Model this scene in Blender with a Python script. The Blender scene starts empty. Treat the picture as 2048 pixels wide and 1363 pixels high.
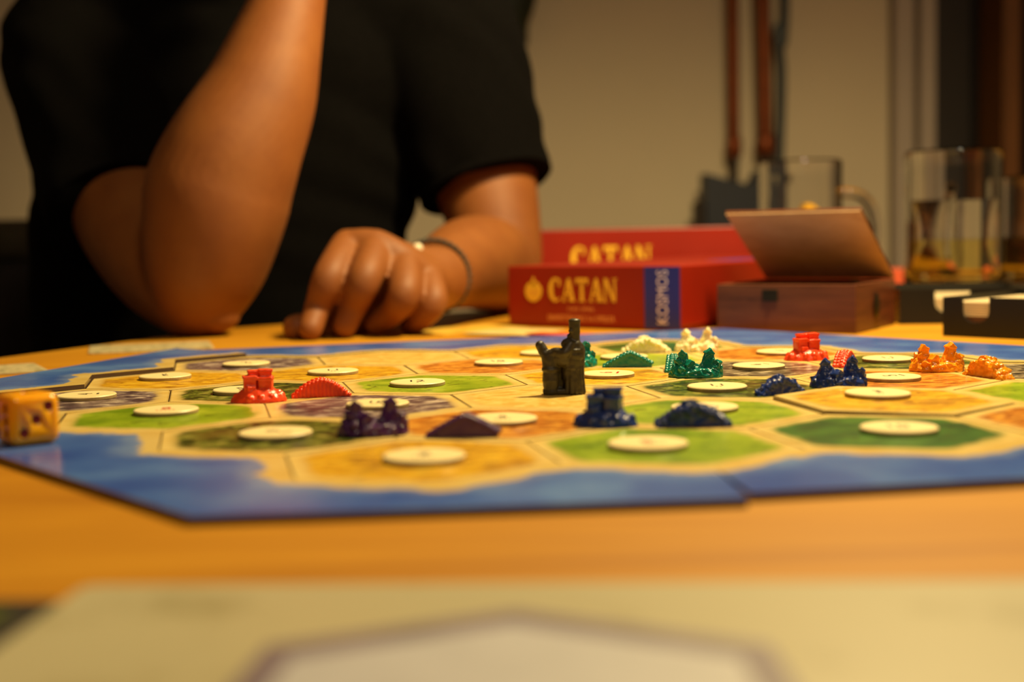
import bpy, bmesh, math, random
from mathutils import Vector, Matrix, Quaternion, noise as mnoise
from mathutils.geometry import delaunay_2d_cdt
random.seed(7)
C = bpy.context.scene.collection
SC = bpy.context.scene
MM = 0.001

# ------------------------------------------------------------------ camera, world, lights, exposure
F_PX, PITCH, ROLL, CAM_H = 2690.0, 0.0814, 0.0214, 0.0716
cam_d = bpy.data.cameras.new('camera'); cam = bpy.data.objects.new('camera', cam_d); C.objects.link(cam)
cam.location = (0, 0, CAM_H)
cam.rotation_mode = 'QUATERNION'
cam.rotation_quaternion = Matrix.Rotation(math.pi/2 - PITCH, 3, 'X').to_quaternion() @ Matrix.Rotation(-ROLL, 3, 'Z').to_quaternion()
cam_d.sensor_width = 36.0
cam_d.lens = 36.0*F_PX/2048.0
cam_d.clip_start = 0.02
cam_d.dof.use_dof = True
cam_d.dof.focus_distance = 0.622
cam_d.dof.aperture_fstop = 5.8
SC.camera = cam

wd = bpy.data.worlds.new('world'); SC.world = wd; wd.use_nodes = True
wd.node_tree.nodes['Background'].inputs[0].default_value = (1.0, 0.62, 0.34, 1)
wd.node_tree.nodes['Background'].inputs[1].default_value = 0.055

def spot(name, loc, target, power, col, size, blend, radius):
    l = bpy.data.lights.new(name, 'SPOT'); l.energy = power; l.color = col
    l.spot_size = math.radians(size); l.spot_blend = blend; l.shadow_soft_size = radius
    o = bpy.data.objects.new(name, l); C.objects.link(o); o.location = loc
    o.rotation_euler = (Vector(target)-Vector(loc)).to_track_quat('-Z', 'Y').to_euler()
    return o
spot('pendant_light', (0.25, 0.78, 0.62), (0.25, 0.82, 0), 40.0, (1.0, 0.75, 0.35), 168, 0.40, 0.045)

al = bpy.data.lights.new('room_lamp', 'AREA'); al.shape = 'DISK'; al.size = 0.30; al.energy = 7.0; al.color = (1.0, 0.80, 0.52)
alo = bpy.data.objects.new('room_lamp', al); C.objects.link(alo); alo.location = (0.35, -0.55, 1.45); alo.rotation_euler = (Vector((0.3, 1.6, 0.2))-alo.location).to_track_quat('-Z', 'Y').to_euler()
SC.view_settings.view_transform = 'Standard'
SC.view_settings.look = 'None'
SC.view_settings.gamma = 1.0
SC.view_settings.use_curve_mapping = False
SC.view_settings.exposure = 0.0
SC.cycles.use_denoising = True
SC.cycles.max_bounces = 10
SC.cycles.transmission_bounces = 10
SC.cycles.transparent_max_bounces = 10
SC.cycles.caustics_refractive = True
SC.cycles.sample_clamp_indirect = 4.0

# ------------------------------------------------------------------ helpers
def at(px, py, Y):
    """world point (m) seen at photo pixel px,py at depth Y (mm)"""
    dx, dy = px-1024.0, py-681.5
    c, s = math.cos(ROLL), math.sin(ROLL)
    x = (c*dx - s*dy)/F_PX; y = -(s*dx + c*dy)/F_PX
    cp, sp = math.cos(PITCH), math.sin(PITCH)
    r = Vector((x, cp+sp*y, -sp+cp*y))
    return Vector((0, 0, CAM_H)) + r*(Y*MM/r.y)

def lin(h):
    h = h.lstrip('#'); v = [int(h[i:i+2], 16)/255 for i in (0, 2, 4)]
    return tuple(((c+0.055)/1.055)**2.4 if c > 0.04045 else c/12.92 for c in v) + (1,)

class NT:
    """tiny node-tree helper"""
    def __init__(s, name):
        s.m = bpy.data.materials.new(name); s.m.use_nodes = True
        s.t = s.m.node_tree; s.b = s.t.nodes['Principled BSDF']
    def n(s, kind, **kw):
        nd = s.t.nodes.new(kind)
        for k, v in kw.items(): setattr(nd, k, v)
        return nd
    def l(s, a, b): s.t.links.new(a, b)
    def math(s, op, a, b=None, c=None, clamp=False):
        nd = s.n('ShaderNodeMath', operation=op); nd.use_clamp = clamp
        for i, v in enumerate((a, b, c)):
            if v is None: continue
            if isinstance(v, (int, float)): nd.inputs[i].default_value = v
            else: s.l(v, nd.inputs[i])
        return nd.outputs[0]
    def coord(s, scale=(1, 1, 1), rot=(0, 0, 0), kind='Object'):
        tc = s.n('ShaderNodeTexCoord'); mp = s.n('ShaderNodeMapping')
        mp.inputs['Scale'].default_value = scale; mp.inputs['Rotation'].default_value = rot
        s.l(tc.outputs[kind], mp.inputs[0]); return mp.outputs[0]
    def noise(s, vec, scale, detail=3, rough=0.5, dist=0.0):
        nd = s.n('ShaderNodeTexNoise'); nd.inputs['Scale'].default_value = scale
        nd.inputs['Detail'].default_value = detail; nd.inputs['Roughness'].default_value = rough
        nd.inputs['Distortion'].default_value = dist
        if vec is not None: s.l(vec, nd.inputs['Vector'])
        return nd.outputs['Fac']
    def ramp(s, fac, stops):
        nd = s.n('ShaderNodeValToRGB'); cr = nd.color_ramp
        while len(cr.elements) > 1: cr.elements.remove(cr.elements[-1])
        cr.elements[0].position = stops[0][0]; cr.elements[0].color = lin(stops[0][1]) if isinstance(stops[0][1], str) else stops[0][1]
        for p, c in stops[1:]:
            e = cr.elements.new(p); e.color = lin(c) if isinstance(c, str) else c
        s.l(fac, nd.inputs[0]); return nd.outputs[0]
    def mix(s, fac, a, b):
        nd = s.n('ShaderNodeMix', data_type='RGBA')
        for sock, v in ((nd.inputs[0], fac), (nd.inputs[6], a), (nd.inputs[7], b)):
            if isinstance(v, str): sock.default_value = lin(v)
            elif isinstance(v, (int, float)): sock.default_value = v
            elif isinstance(v, tuple): sock.default_value = v
            else: s.l(v, sock)
        return nd.outputs[2]
    def rng(s, v, a, b, lo=0.0, hi=1.0):
        nd = s.n('ShaderNodeMapRange'); nd.interpolation_type = 'SMOOTHSTEP'
        nd.inputs[1].default_value = a; nd.inputs[2].default_value = b
        nd.inputs[3].default_value = lo; nd.inputs[4].default_value = hi
        s.l(v, nd.inputs[0]); return nd.outputs[0]
    def color(s, v):
        if isinstance(v, str): s.b.inputs['Base Color'].default_value = lin(v)
        else: s.l(v, s.b.inputs['Base Color'])
    def bump(s, h, strength, dist):
        nd = s.n('ShaderNodeBump'); nd.inputs['Strength'].default_value = strength
        nd.inputs['Distance'].default_value = dist; s.l(h, nd.inputs['Height'])
        s.l(nd.outputs[0], s.b.inputs['Normal'])
    def set(s, **kw):
        for k, v in kw.items(): s.b.inputs[k.replace('_', ' ')].default_value = v
        return s

def plain(name, col, rough=0.5, var=0.12, scale=60, metal=0.0, bump=0.0, bscale=200, **kw):
    t = NT(name); c = t.coord()
    f = t.noise(c, scale, 3)
    base = lin(col); dk = tuple(x*(1-var) for x in base[:3])+(1,); lt = tuple(min(1, x*(1+var)) for x in base[:3])+(1,)
    t.color(t.ramp(f, [(0.3, dk), (0.7, lt)]))
    t.set(Roughness=rough, Metallic=metal)
    for k, v in kw.items(): t.b.inputs[k.replace('_', ' ')].default_value = v
    if bump: t.bump(t.noise(c, bscale, 3), bump, 0.001)
    return t.m

def link(name, me, mat, parent=None):
    o = bpy.data.objects.new(name, me); C.objects.link(o)
    if mat is not None:
        for m in (mat if isinstance(mat, (list, tuple)) else [mat]): me.materials.append(m)
    if parent is not None: o.parent = parent
    return o
def tag(o, label, cat, group=None):
    o['label'] = label; o['category'] = cat
    if group: o['group'] = group
    return o
def struct(o): o['kind'] = 'structure'; return o
def thing(name, label, cat, loc=(0, 0, 0), rz=0.0, group=None):
    o = bpy.data.objects.new(name, None); C.objects.link(o); o.empty_display_size = 0.02
    o.location = loc; o.rotation_euler = (0, 0, rz); return tag(o, label, cat, group)
def bm_mesh(bm, name='mesh', smooth=False):
    me = bpy.data.meshes.new(name); bmesh.ops.recalc_face_normals(bm, faces=list(bm.faces)); bm.normal_update()
    if smooth:
        for e in bm.edges:
            if len(e.link_faces) == 2 and e.calc_face_angle(0) > .6: e.smooth = False
    bm.to_mesh(me); bm.free()
    if smooth:
        for p in me.polygons: p.use_smooth = True
    return me
def obj(name, bm, mat, parent=None, smooth=False): return link(name, bm_mesh(bm, name, smooth), mat, parent)

def add_box(bm, lo, hi, M=None, bevel=0.0):
    r = bmesh.ops.create_cube(bm, size=1.0)
    vs = r['verts']; lo = Vector(lo); hi = Vector(hi); c = (lo+hi)/2; d = hi-lo
    for v in vs: v.co = Vector((v.co.x*d.x, v.co.y*d.y, v.co.z*d.z)) + c
    if bevel:
        es = list({e for v in vs for e in v.link_edges})
        r2 = bmesh.ops.bevel(bm, geom=es, offset=bevel, segments=2, affect='EDGES', profile=0.5)
        vs = list({v for f in r2['faces'] for v in f.verts} | {v for v in vs if v.is_valid})
    if M is not None:
        for v in vs: v.co = M @ v.co
    return vs
def add_cyl(bm, p0, p1, r0, r1, seg=20):
    p0, p1 = Vector(p0), Vector(p1); d = p1-p0
    M = Matrix.Translation((p0+p1)/2) @ d.to_track_quat('Z', 'Y').to_matrix().to_4x4()
    return bmesh.ops.create_cone(bm, cap_ends=True, segments=seg, radius1=r0, radius2=r1, depth=d.length, matrix=M)['verts']
def add_ball(bm, c, r, seg=16, M=None):
    if not isinstance(r, (tuple, list)): r = (r, r, r)
    T = Matrix.Translation(c) @ (M if M is not None else Matrix.Identity(4)) @ Matrix.Diagonal((*r, 1))
    return bmesh.ops.create_uvsphere(bm, u_segments=seg, v_segments=max(6, seg//2), radius=1, matrix=T)['verts']
def add_capsule(bm, p0, p1, r0, r1, seg=20):
    """tapered capsule as a closed shell of its own"""
    p0, p1 = Vector(p0), Vector(p1); d = p1-p0; L = d.length
    q = d.to_track_quat('Z', 'Y').to_matrix()
    rings = []; n = 6
    for i in range(n+1):
        a = -math.pi/2 + math.pi/2*i/n
        rings.append((r0*math.sin(a), r0*math.cos(a)))
    for i in range(n+1):
        a = math.pi/2*i/n
        rings.append((L+r1*math.sin(a), r1*math.cos(a)))
    prev = None
    bot = bm.verts.new(p0 + q @ Vector((0, 0, -r0))); top = bm.verts.new(p0 + q @ Vector((0, 0, L+r1)))
    for z, r in rings[1:-1]:
        cur = [bm.verts.new(p0 + q @ Vector((r*math.cos(2*math.pi*k/seg), r*math.sin(2*math.pi*k/seg), z))) for k in range(seg)]
        if prev is None:
            for k in range(seg): bm.faces.new((bot, cur[(k+1) % seg], cur[k]))
        else:
            for k in range(seg): bm.faces.new((prev[k], prev[(k+1) % seg], cur[(k+1) % seg], cur[k]))
        prev = cur
    for k in range(seg): bm.faces.new((prev[k], prev[(k+1) % seg], top))
def add_chain(bm, pts, seg=20):
    if len(pts) > 2:
        V = [Vector(p) for p, r in pts]; Rr = [r for p, r in pts]; out = []
        for i in range(len(V)-1):
            a, b, c_, d_ = V[max(i-1, 0)], V[i], V[i+1], V[min(i+2, len(V)-1)]
            ra, rb_, rc, rd = Rr[max(i-1, 0)], Rr[i], Rr[i+1], Rr[min(i+2, len(V)-1)]
            for k in range(14):
                t = k/14; h = lambda p0, p1, p2, p3: 0.5*(2*p1+(p2-p0)*t+(2*p0-5*p1+4*p2-p3)*t*t+(3*p1-p0-3*p2+p3)*t*t*t)
                out.append((h(a, b, c_, d_), h(ra, rb_, rc, rd)))
        out.append((V[-1], Rr[-1])); pts = out
    for (a, ra), (b, rb) in zip(pts, pts[1:]): add_capsule(bm, a, b, ra, rb, seg)
def add_prism(bm, poly, z0, z1, M=None):
    M = M or Matrix.Identity(4)
    lo = [bm.verts.new(M @ Vector((x, y, z0))) for x, y in poly]
    hi = [bm.verts.new(M @ Vector((x, y, z1))) for x, y in poly]
    bm.faces.new(lo[::-1]); bm.faces.new(hi); n = len(poly)
    for i in range(n): bm.faces.new((lo[i], lo[(i+1) % n], hi[(i+1) % n], hi[i]))
    return lo+hi
def add_lathe(bm, prof, seg=48, M=None, closed=False):
    M = M or Matrix.Identity(4); rings = []
    for r, z in prof:
        if r < 1e-7: rings.append([bm.verts.new(M @ Vector((0, 0, z)))])
        else: rings.append([bm.verts.new(M @ Vector((r*math.cos(2*math.pi*k/seg), r*math.sin(2*math.pi*k/seg), z))) for k in range(seg)])
    prs = list(zip(rings, rings[1:]))
    if closed: prs.append((rings[-1], rings[0]))
    for a, b in prs:
        for k in range(seg):
            k2 = (k+1) % seg
            if len(a) == 1 and len(b) == 1: continue
            if len(a) == 1: bm.faces.new((a[0], b[k2], b[k]))
            elif len(b) == 1: bm.faces.new((a[k], a[k2], b[0]))
            else: bm.faces.new((a[k], a[k2], b[k2], b[k]))
def remesh(bm, voxel, smooth=3, factor=0.5, name='mesh', disp=None):
    """fuse overlapping closed shells to one continuous skin; returns mesh"""
    me = bm_mesh(bm); o = bpy.data.objects.new('tmp', me); C.objects.link(o)
    m = o.modifiers.new('r', 'REMESH'); m.mode = 'VOXEL'; m.voxel_size = voxel; m.use_smooth_shade = True
    if smooth:
        s = o.modifiers.new('s', 'SMOOTH'); s.iterations = smooth; s.factor = factor
    dg = bpy.context.evaluated_depsgraph_get(); dg.update()
    me2 = bpy.data.meshes.new_from_object(o.evaluated_get(dg), depsgraph=dg); me2.name = name
    bpy.data.objects.remove(o); bpy.data.meshes.remove(me)
    if disp:
        nr = [v.normal.copy() for v in me2.vertices]
        for v, n in zip(me2.vertices, nr): v.co += n*disp(v.co)
    for p in me2.polygons: p.use_smooth = True
    return me2
def text_mesh(s, size, extrude=0.0001, align='CENTER', width=None, height=None):
    cu = bpy.data.curves.new('t', 'FONT'); cu.body = s; cu.size = size; cu.extrude = extrude
    cu.align_x = align; cu.align_y = 'CENTER'; cu.resolution_u = 3
    o = bpy.data.objects.new('t', cu); C.objects.link(o)
    dg = bpy.context.evaluated_depsgraph_get(); dg.update()
    me = bpy.data.meshes.new_from_object(o.evaluated_get(dg), depsgraph=dg)
    bpy.data.objects.remove(o)
    xs = [v.co.x for v in me.vertices]; ys = [v.co.y for v in me.vertices]
    cx, cy = (min(xs)+max(xs))/2, (min(ys)+max(ys))/2
    kx = width/(max(xs)-min(xs)) if width else 1; ky = height/(max(ys)-min(ys)) if height else 1
    for v in me.vertices: v.co.x = (v.co.x-cx)*kx; v.co.y = (v.co.y-cy)*ky
    return me
def disc_bm(bm, cx, cy, r, z0, z1, seg=16):
    add_prism(bm, [(cx+r*math.cos(2*math.pi*k/seg), cy+r*math.sin(2*math.pi*k/seg)) for k in range(seg)], z0, z1)

# ------------------------------------------------------------------ materials
def wood_mat(name, a, b, c, scale=(6, 60, 6), rot=(0, 0, 0), rough=0.35, coat=0.0, spec=0.5):
    t = NT(name); t.b.inputs['Specular IOR Level'].default_value = spec; v = t.coord(scale, rot)
    f = t.noise(v, 2.2, 6, 0.6, 1.2)
    f2 = t.noise(t.coord((scale[0]*.4, scale[1]*.25, scale[2]*.4), rot), 1.2, 2, 0.5, 0.6)
    col = t.ramp(t.math('ADD', t.math('MULTIPLY', f, 0.55), t.math('MULTIPLY', f2, 0.45)), [(0.32, c), (0.5, a), (0.68, b)])
    t.color(col); t.set(Roughness=rough); t.b.inputs['Coat Weight'].default_value = coat
    t.bump(f, 0.08, 0.0006); return t.m
M_table = wood_mat('table_wood', '#BE841C', '#CC962A', '#A2680E', (2.0, 16, 3), (0, 0, math.radians(-12)), 0.5, 0.0, 0.22)
M_wall = plain('wall_paint', '#DDCCAE', 0.85, 0.04, 3, bump=0.05, bscale=90)
M_ceil = plain('ceiling_paint', '#C8C0AE', 0.9, 0.03, 3)
M_floor = wood_mat('floor_wood', '#5A3A22', '#6B4629', '#452B18', (3, 25, 3), rough=0.5)
M_trimw = plain('trim_paint', '#BCAC9E', 0.6, 0.04, 5)
M_dark = plain('dark_panel', '#2E2620', 0.6, 0.2, 8)
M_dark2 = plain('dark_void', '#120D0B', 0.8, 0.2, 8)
M_jamb = wood_mat('jamb_wood', '#7A4A1E', '#8A5726', '#5E3714', (40, 40, 3), rough=0.5)
M_copper = plain('copper', '#7A3A14', 0.4, 0.15, 30, metal=0.6)
M_steel = plain('grey_pipe', '#4A5052', 0.5, 0.1, 30, metal=0.3)
M_navy = plain('navy_bin', '#1D2233', 0.6, 0.15, 20)
M_brownd = plain('dark_brown', '#2A1C14', 0.7, 0.2, 20)
M_plant = plain('plant_leaf', '#1B2414', 0.6, 0.3, 30)
M_chair = plain('chair_fabric', '#1B1516', 0.9, 0.3, 40)
M_chairtop = plain('chair_top', '#3A3322', 0.9, 0.2, 40)
M_shirt = plain('black_cotton', '#070606', 1.0, 0.25, 300, bump=0.25, bscale=900, Specular_IOR_Level=0.08)
M_trous = plain('dark_trousers', '#14151B', 0.9, 0.2, 100)
M_hair = plain('dark_hair', '#120C08', 0.6, 0.4, 200)
M_eye = plain('eye', '#D8D0C8', 0.2, 0.02, 20)

def skin_mat():
    t = NT('skin'); v = t.coord()
    f = t.noise(v, 28, 4, 0.6); g = t.noise(v, 9, 2, 0.5)
    t.color(t.mix(t.math('MULTIPLY', g, 0.6), t.ramp(f, [(0.3, '#7E481C'), (0.7, '#925A26')]), '#84481C'))
    t.set(Roughness=0.6); t.b.inputs['Subsurface Weight'].default_value = 0.12
    t.b.inputs['Subsurface Radius'].default_value = (0.004, 0.0015, 0.0008); t.b.inputs['Subsurface Scale'].default_value = 1.0
    t.bump(t.noise(v, 600, 3), 0.12, 0.0004); return t.m
M_skin = skin_mat()
def glass_mat(name, col=(1, 1, 1, 1), ior=1.47, rough=0.0):
    t = NT(name); t.b.inputs['Transmission Weight'].default_value = 1.0
    t.b.inputs['Base Color'].default_value = col; t.set(Roughness=rough, IOR=ior); return t.m
M_glass = glass_mat('clear_glass'); M_water = glass_mat('water', (0.99, 0.97, 0.92, 1), 1.333); M_gold_l = glass_mat('golden_drink', (0.99, 0.88, 0.34, 1), 1.345)

SAND = '#D9BC78'
HEXN = [(math.cos(math.radians(a)), math.sin(math.radians(a))) for a in (0, 60, 120)]
def hex_mat(kind):
    t = NT('tile_'+kind); tc = t.n('ShaderNodeTexCoord'); sep = t.n('ShaderNodeSeparateXYZ'); t.l(tc.outputs['Object'], sep.inputs[0])
    x, y = sep.outputs[0], sep.outputs[1]
    ds = [t.math('ABSOLUTE', t.math('ADD', t.math('MULTIPLY', x, c), t.math('MULTIPLY', y, s))) for c, s in HEXN]
    d = t.math('MAXIMUM', t.math('MAXIMUM', ds[0], ds[1]), ds[2])
    rad = t.math('POWER', t.math('ADD', t.math('MULTIPLY', x, x), t.math('MULTIPLY', y, y)), 0.5)
    d = t.math('ADD', t.math('MULTIPLY', d, 0.72), t.math('MULTIPLY', rad, 0.26))
    oi = t.n('ShaderNodeObjectInfo'); va = t.n('ShaderNodeVectorMath', operation='ADD'); vs = t.n('ShaderNodeVectorMath', operation='SCALE')
    t.l(oi.outputs['Location'], vs.inputs[0]); vs.inputs['Scale'].default_value = 3.7
    t.l(tc.outputs['Object'], va.inputs[0]); t.l(vs.outputs[0], va.inputs[1]); V = va.outputs[0]
    nb = t.noise(V, 120, 3)
    dn = t.math('ADD', d, t.math('MULTIPLY', t.math('SUBTRACT', nb, 0.5), 0.006))
    inner = t.rng(dn, 0.0315, 0.0345, 1, 0)
    rim = t.rng(dn, 0.0325, 0.0375, 0.55, 0)
    f = t.noise(V, 45, 4, 0.6); g = t.noise(V, 170, 4, 0.65, 0.5)
    mp = t.n('ShaderNodeMapping'); t.l(V, mp.inputs[0]); mp.inputs['Scale'].default_value = (1, 2.6, 1); mp.inputs['Rotation'].default_value = (0, 0, 0.5)
    st = t.noise(mp.outputs[0], 110, 4, 0.6, 0.8)
    if kind == 'pasture':
        c = t.ramp(f, [(0.34, '#6A8A12'), (0.5, '#8EA81E'), (0.64, '#AABC30')]); c = t.mix(t.rng(g, 0.58, 0.64, 0, .75), c, '#55660E'); dk = '#A8A040'
    elif kind == 'forest':
        c = t.ramp(g, [(0.38, '#1C280A'), (0.48, '#3C4C14'), (0.56, '#6B7A26'), (0.64, '#A09A4C')]); c = t.mix(t.rng(f, 0.5, 0.62, 0, .6), c, '#6B5520'); dk = '#8C8440'
    elif kind == 'deepforest':
        c = t.ramp(f, [(0.3, '#22381A'), (0.5, '#3C6A28'), (0.7, '#5A8A30')]); c = t.mix(t.rng(g, 0.55, 0.66, 0, .7), c, '#2A3A16'); dk = '#6E8038'
    elif kind == 'field':
        c = t.ramp(st, [(0.36, '#8A5816'), (0.44, '#D09A1F'), (0.54, '#E6B420'), (0.66, '#F0CC48')]); c = t.mix(t.rng(f, 0.54, 0.62, 0, .6), c, t.ramp(g, [(.42, '#6E3C10'), (.56, '#C08A34')])); dk = '#C89A3C'
    elif kind == 'hills':
        c = t.ramp(st, [(0.38, '#8A4810'), (0.5, '#C87C22'), (0.62, '#EAAE44')]); dk = '#B87A36'
    elif kind == 'mountains':
        c = t.ramp(st, [(0.40, '#33242E'), (0.49, '#6A545C'), (0.56, '#93807C'), (0.64, '#E0D0BC')]); dk = '#A08C70'
    elif kind == 'greymountains':
        c = t.ramp(st, [(0.40, '#2C241C'), (0.5, '#6A5C4A'), (0.58, '#94846A'), (0.66, '#D8C8A4')]); dk = '#97865E'
    else:
        c = t.ramp(st, [(0.38, '#D0A040'), (0.5, '#E4C060'), (0.62, '#F2DA88')]); dk = '#D0A858'
    sand = t.ramp(t.noise(V, 90, 3), [(0.3, '#E0BE66'), (0.7, '#EED588')])
    col = t.mix(rim, sand, dk); col = t.mix(inner, col, c)
    # cut cardboard edge under the print
    geo = t.n('ShaderNodeNewGeometry'); sn = t.n('ShaderNodeSeparateXYZ'); t.l(geo.outputs['Normal'], sn.inputs[0])
    col = t.mix(t.rng(sn.outputs[2], 0.3, 0.8, 1, 0), col, '#6E5636')
    t.color(col); t.set(Roughness=0.28); t.bump(t.noise(V, 900, 2), 0.05, 0.0003)
    return t.m
HM = {k: hex_mat(k) for k in ('pasture', 'forest', 'deepforest', 'field', 'hills', 'mountains', 'greymountains', 'desert')}

def sea_mat():
    t = NT('sea_print'); V = t.coord()
    at_ = t.n('ShaderNodeAttribute', attribute_name='coast'); d = at_.outputs['Fac']
    n1 = t.noise(V, 60, 4, 0.6); n2 = t.noise(V, 22, 3)
    dn = t.math('ADD', d, t.math('MULTIPLY', t.math('SUBTRACT', n1, 0.5), 0.018))
    sea = t.ramp(n2, [(0.3, '#3858B4'), (0.5, '#486EC4'), (0.7, '#6690D8')])
    surf = t.rng(dn, 0.0085, 0.018, 0.55, 0)
    sand = t.ramp(n1, [(0.3, '#DCBA62'), (0.7, '#EACF84')])
    col = t.mix(surf, sea, '#90A8D0'); col = t.mix(t.rng(dn, 0.0075, 0.0095, 1, 0), col, sand)
    geo = t.n('ShaderNodeNewGeometry'); sn = t.n('ShaderNodeSeparateXYZ'); t.l(geo.outputs['Normal'], sn.inputs[0])
    col = t.mix(t.rng(sn.outputs[2], 0.3, 0.8, 1, 0), col, '#4A3830')
    t.color(col); t.set(Roughness=0.22); return t.m
M_sea = sea_mat()
M_token = plain('token_card', '#F2DFA6', 0.42, 0.04, 120)
M_tokside = plain('token_edge', '#A08A5C', 0.8, 0.1, 200)
M_ink = plain('black_ink', '#1C1410', 0.5, 0.1, 100)
M_redink = plain('red_ink', '#B82A14', 0.5, 0.1, 100)

def plastic(name, col, rough=0.22, sss=0.0, bscale=900, bstr=0.25):
    t = NT(name); V = t.coord(); base = lin(col)
    f = t.noise(V, 300, 3); t.color(t.ramp(f, [(0.3, tuple(x*.88 for x in base[:3])+(1,)), (0.7, tuple(min(1, x*1.1) for x in base[:3])+(1,))]))
    t.set(Roughness=rough); t.bump(t.noise(V, bscale, 3), bstr, 0.0004)
    if sss:
        t.b.inputs['Subsurface Weight'].default_value = sss; t.b.inputs['Subsurface Scale'].default_value = 1.0
        t.b.inputs['Subsurface Radius'].default_value = (0.003, 0.0015, 0.0006)
    return t.m
P_red = plastic('red_resin', '#F24A22', 0.28, 0.15); P_pur = plastic('purple_resin', '#4A2460', 0.22)
P_blue = plastic('blue_resin', '#22387E', 0.2); P_green = plastic('green_resin', '#127A6E', 0.2)
P_white = plastic('ivory_resin', '#F0E6B8', 0.35, 0.3); P_orange = plastic('orange_resin', '#F29A18', 0.22, 0.2)
P_rob = plastic('robber_resin', '#3A3426', 0.45, 0, 500, 0.15)

# ------------------------------------------------------------------ room shell
def wallbox(name, lo, hi, m): 
    bm = bmesh.new(); add_box(bm, lo, hi); return struct(obj(name, bm, m))
WY = 2.35
wallbox('floor', (-2.2, -0.9, -0.80), (2.2, WY+0.9, -0.75), M_floor)
wallbox('wall_back', (-2.2, WY, -0.75), (0.66, WY+0.08, 1.75), M_wall)
wallbox('wall_left', (-2.28, -0.9, -0.75), (-2.2, WY+0.08, 1.75), M_wall)
wallbox('ceiling', (-2.2, -0.9, 1.75), (2.2, WY+0.9, 1.80), M_ceil)
wallbox('wall_right', (2.2, -0.9, -0.75), (2.28, WY+0.9, 1.75), M_wall)
# doorway at the right end of the back wall
wallbox('trim_1', (0.665, WY-0.025, -0.75), (0.695, WY+0.08, 1.75), M_trimw)
wallbox('trim_2', (0.695, WY+0.03, -0.75), (0.712, WY+0.07, 1.75), M_wall)
wallbox('trim_3', (0.712, WY-0.01, -0.75), (0.738, WY+0.08, 1.75), M_trimw)
d = bpy.data.objects.new('door_1', None); C.objects.link(d); struct(d); d.location = (0, 0, -0.75)
bm = bmesh.new(); add_box(bm, (0.738, WY+0.06, 0), (0.822, WY+0.10, 2.5), bevel=.002); obj('door_panel', bm, M_dark, d)
bm = bmesh.new(); add_box(bm, (0.824, WY+0.10, 0), (0.850, WY+0.13, 2.5), bevel=.002); obj('recessed_panel', bm, M_dark2, d)
wallbox('trim_4', (0.850, WY-0.02, -0.75), (0.880, WY+0.10, 1.75), M_jamb)
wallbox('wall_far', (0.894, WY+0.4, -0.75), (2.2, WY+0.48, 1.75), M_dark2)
# copper pipes, grey pipe, navy bin by the wall
def pipe(name, label, px, w, y_end, m, Y=2300, lean=0.0):
    bot = at(px, y_end, Y); r = w/2*Y/F_PX*MM
    e = thing(name, label, 'pipe', (bot.x, bot.y, bot.z))
    top = 1.745-bot.z
    bm = bmesh.new(); add_cyl(bm, (0, 0, 0.0), (lean*top, 0, top), r, r, 24); obj('tube', bm, m, e, True)
    bm = bmesh.new(); add_lathe(bm, [(0, -.012), (r*1.05, -.012), (r*1.3, -.006), (r*1.3, .018), (r*1.02, .024), (0, .024)], 24); obj('end_fitting', bm, m, e, True)
    bm = bmesh.new(); add_cyl(bm, (0, 0, -0.07), (0, 0, -0.011), r*.7, r*.7, 16); obj('dark_stub', bm, M_brownd, e, True)
    bm = bmesh.new(); add_box(bm, (-r*.5, r*.8, .62), (r*.5, 2.352-bot.y, .64)); add_cyl(bm, (lean*.62, 0, .615), (lean*.65, 0, .645), r*1.25, r*1.25, 20); obj('wall_bracket', bm, M_steel, e)
    return e
pipe('copper_pipe', 'thinner copper pipe, the left one of two running down the wall', 1468, 24, 300, M_copper)
pipe('copper_pipe', 'thicker copper pipe, the right one of two running down the wall', 1531, 31, 296, M_copper, lean=-0.012)
p0 = at(1560, 330, 2320)
bm = bmesh.new(); add_chain(bm, [(at(1558, 345, 2320), .0085), (at(1563, 150, 2320), .0085), (at(1556, 60, 2320), .0085), (at(1570, -60, 2320), .0085), (Vector((at(1570, -60, 2320).x, 2.32, 1.73)), .0085)], 14)
tag(obj('grey_pipe', bm, M_steel, smooth=True), 'slim dark grey pipe just right of the copper pipes', 'pipe')
bt = thing('navy_bin', 'dark navy bin with a slanting top edge below the copper pipes', 'bin', (0, 0, -0.75))
def zt(px, py, Y=2200): v = at(px, py, Y); return v.x, v.z+.75
prof = [(zt(1412, 600)[0], 0), (zt(1552, 600)[0], 0), zt(1549, 342), zt(1521, 338), zt(1502, 370), zt(1412, 346)]
bm = bmesh.new(); Mx = Matrix.Rotation(math.pi/2, 4, 'X'); add_prism(bm, prof, -2.27, -2.20, Mx)
obj('bin_shell', bm, M_navy, bt)
bm = bmesh.new(); x0, z0 = zt(1394, 402); add_box(bm, (x0, 2.205, 0), (zt(1412, 402)[0], 2.265, z0), bevel=.004); obj('side_pocket', bm, M_brownd, bt)
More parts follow.
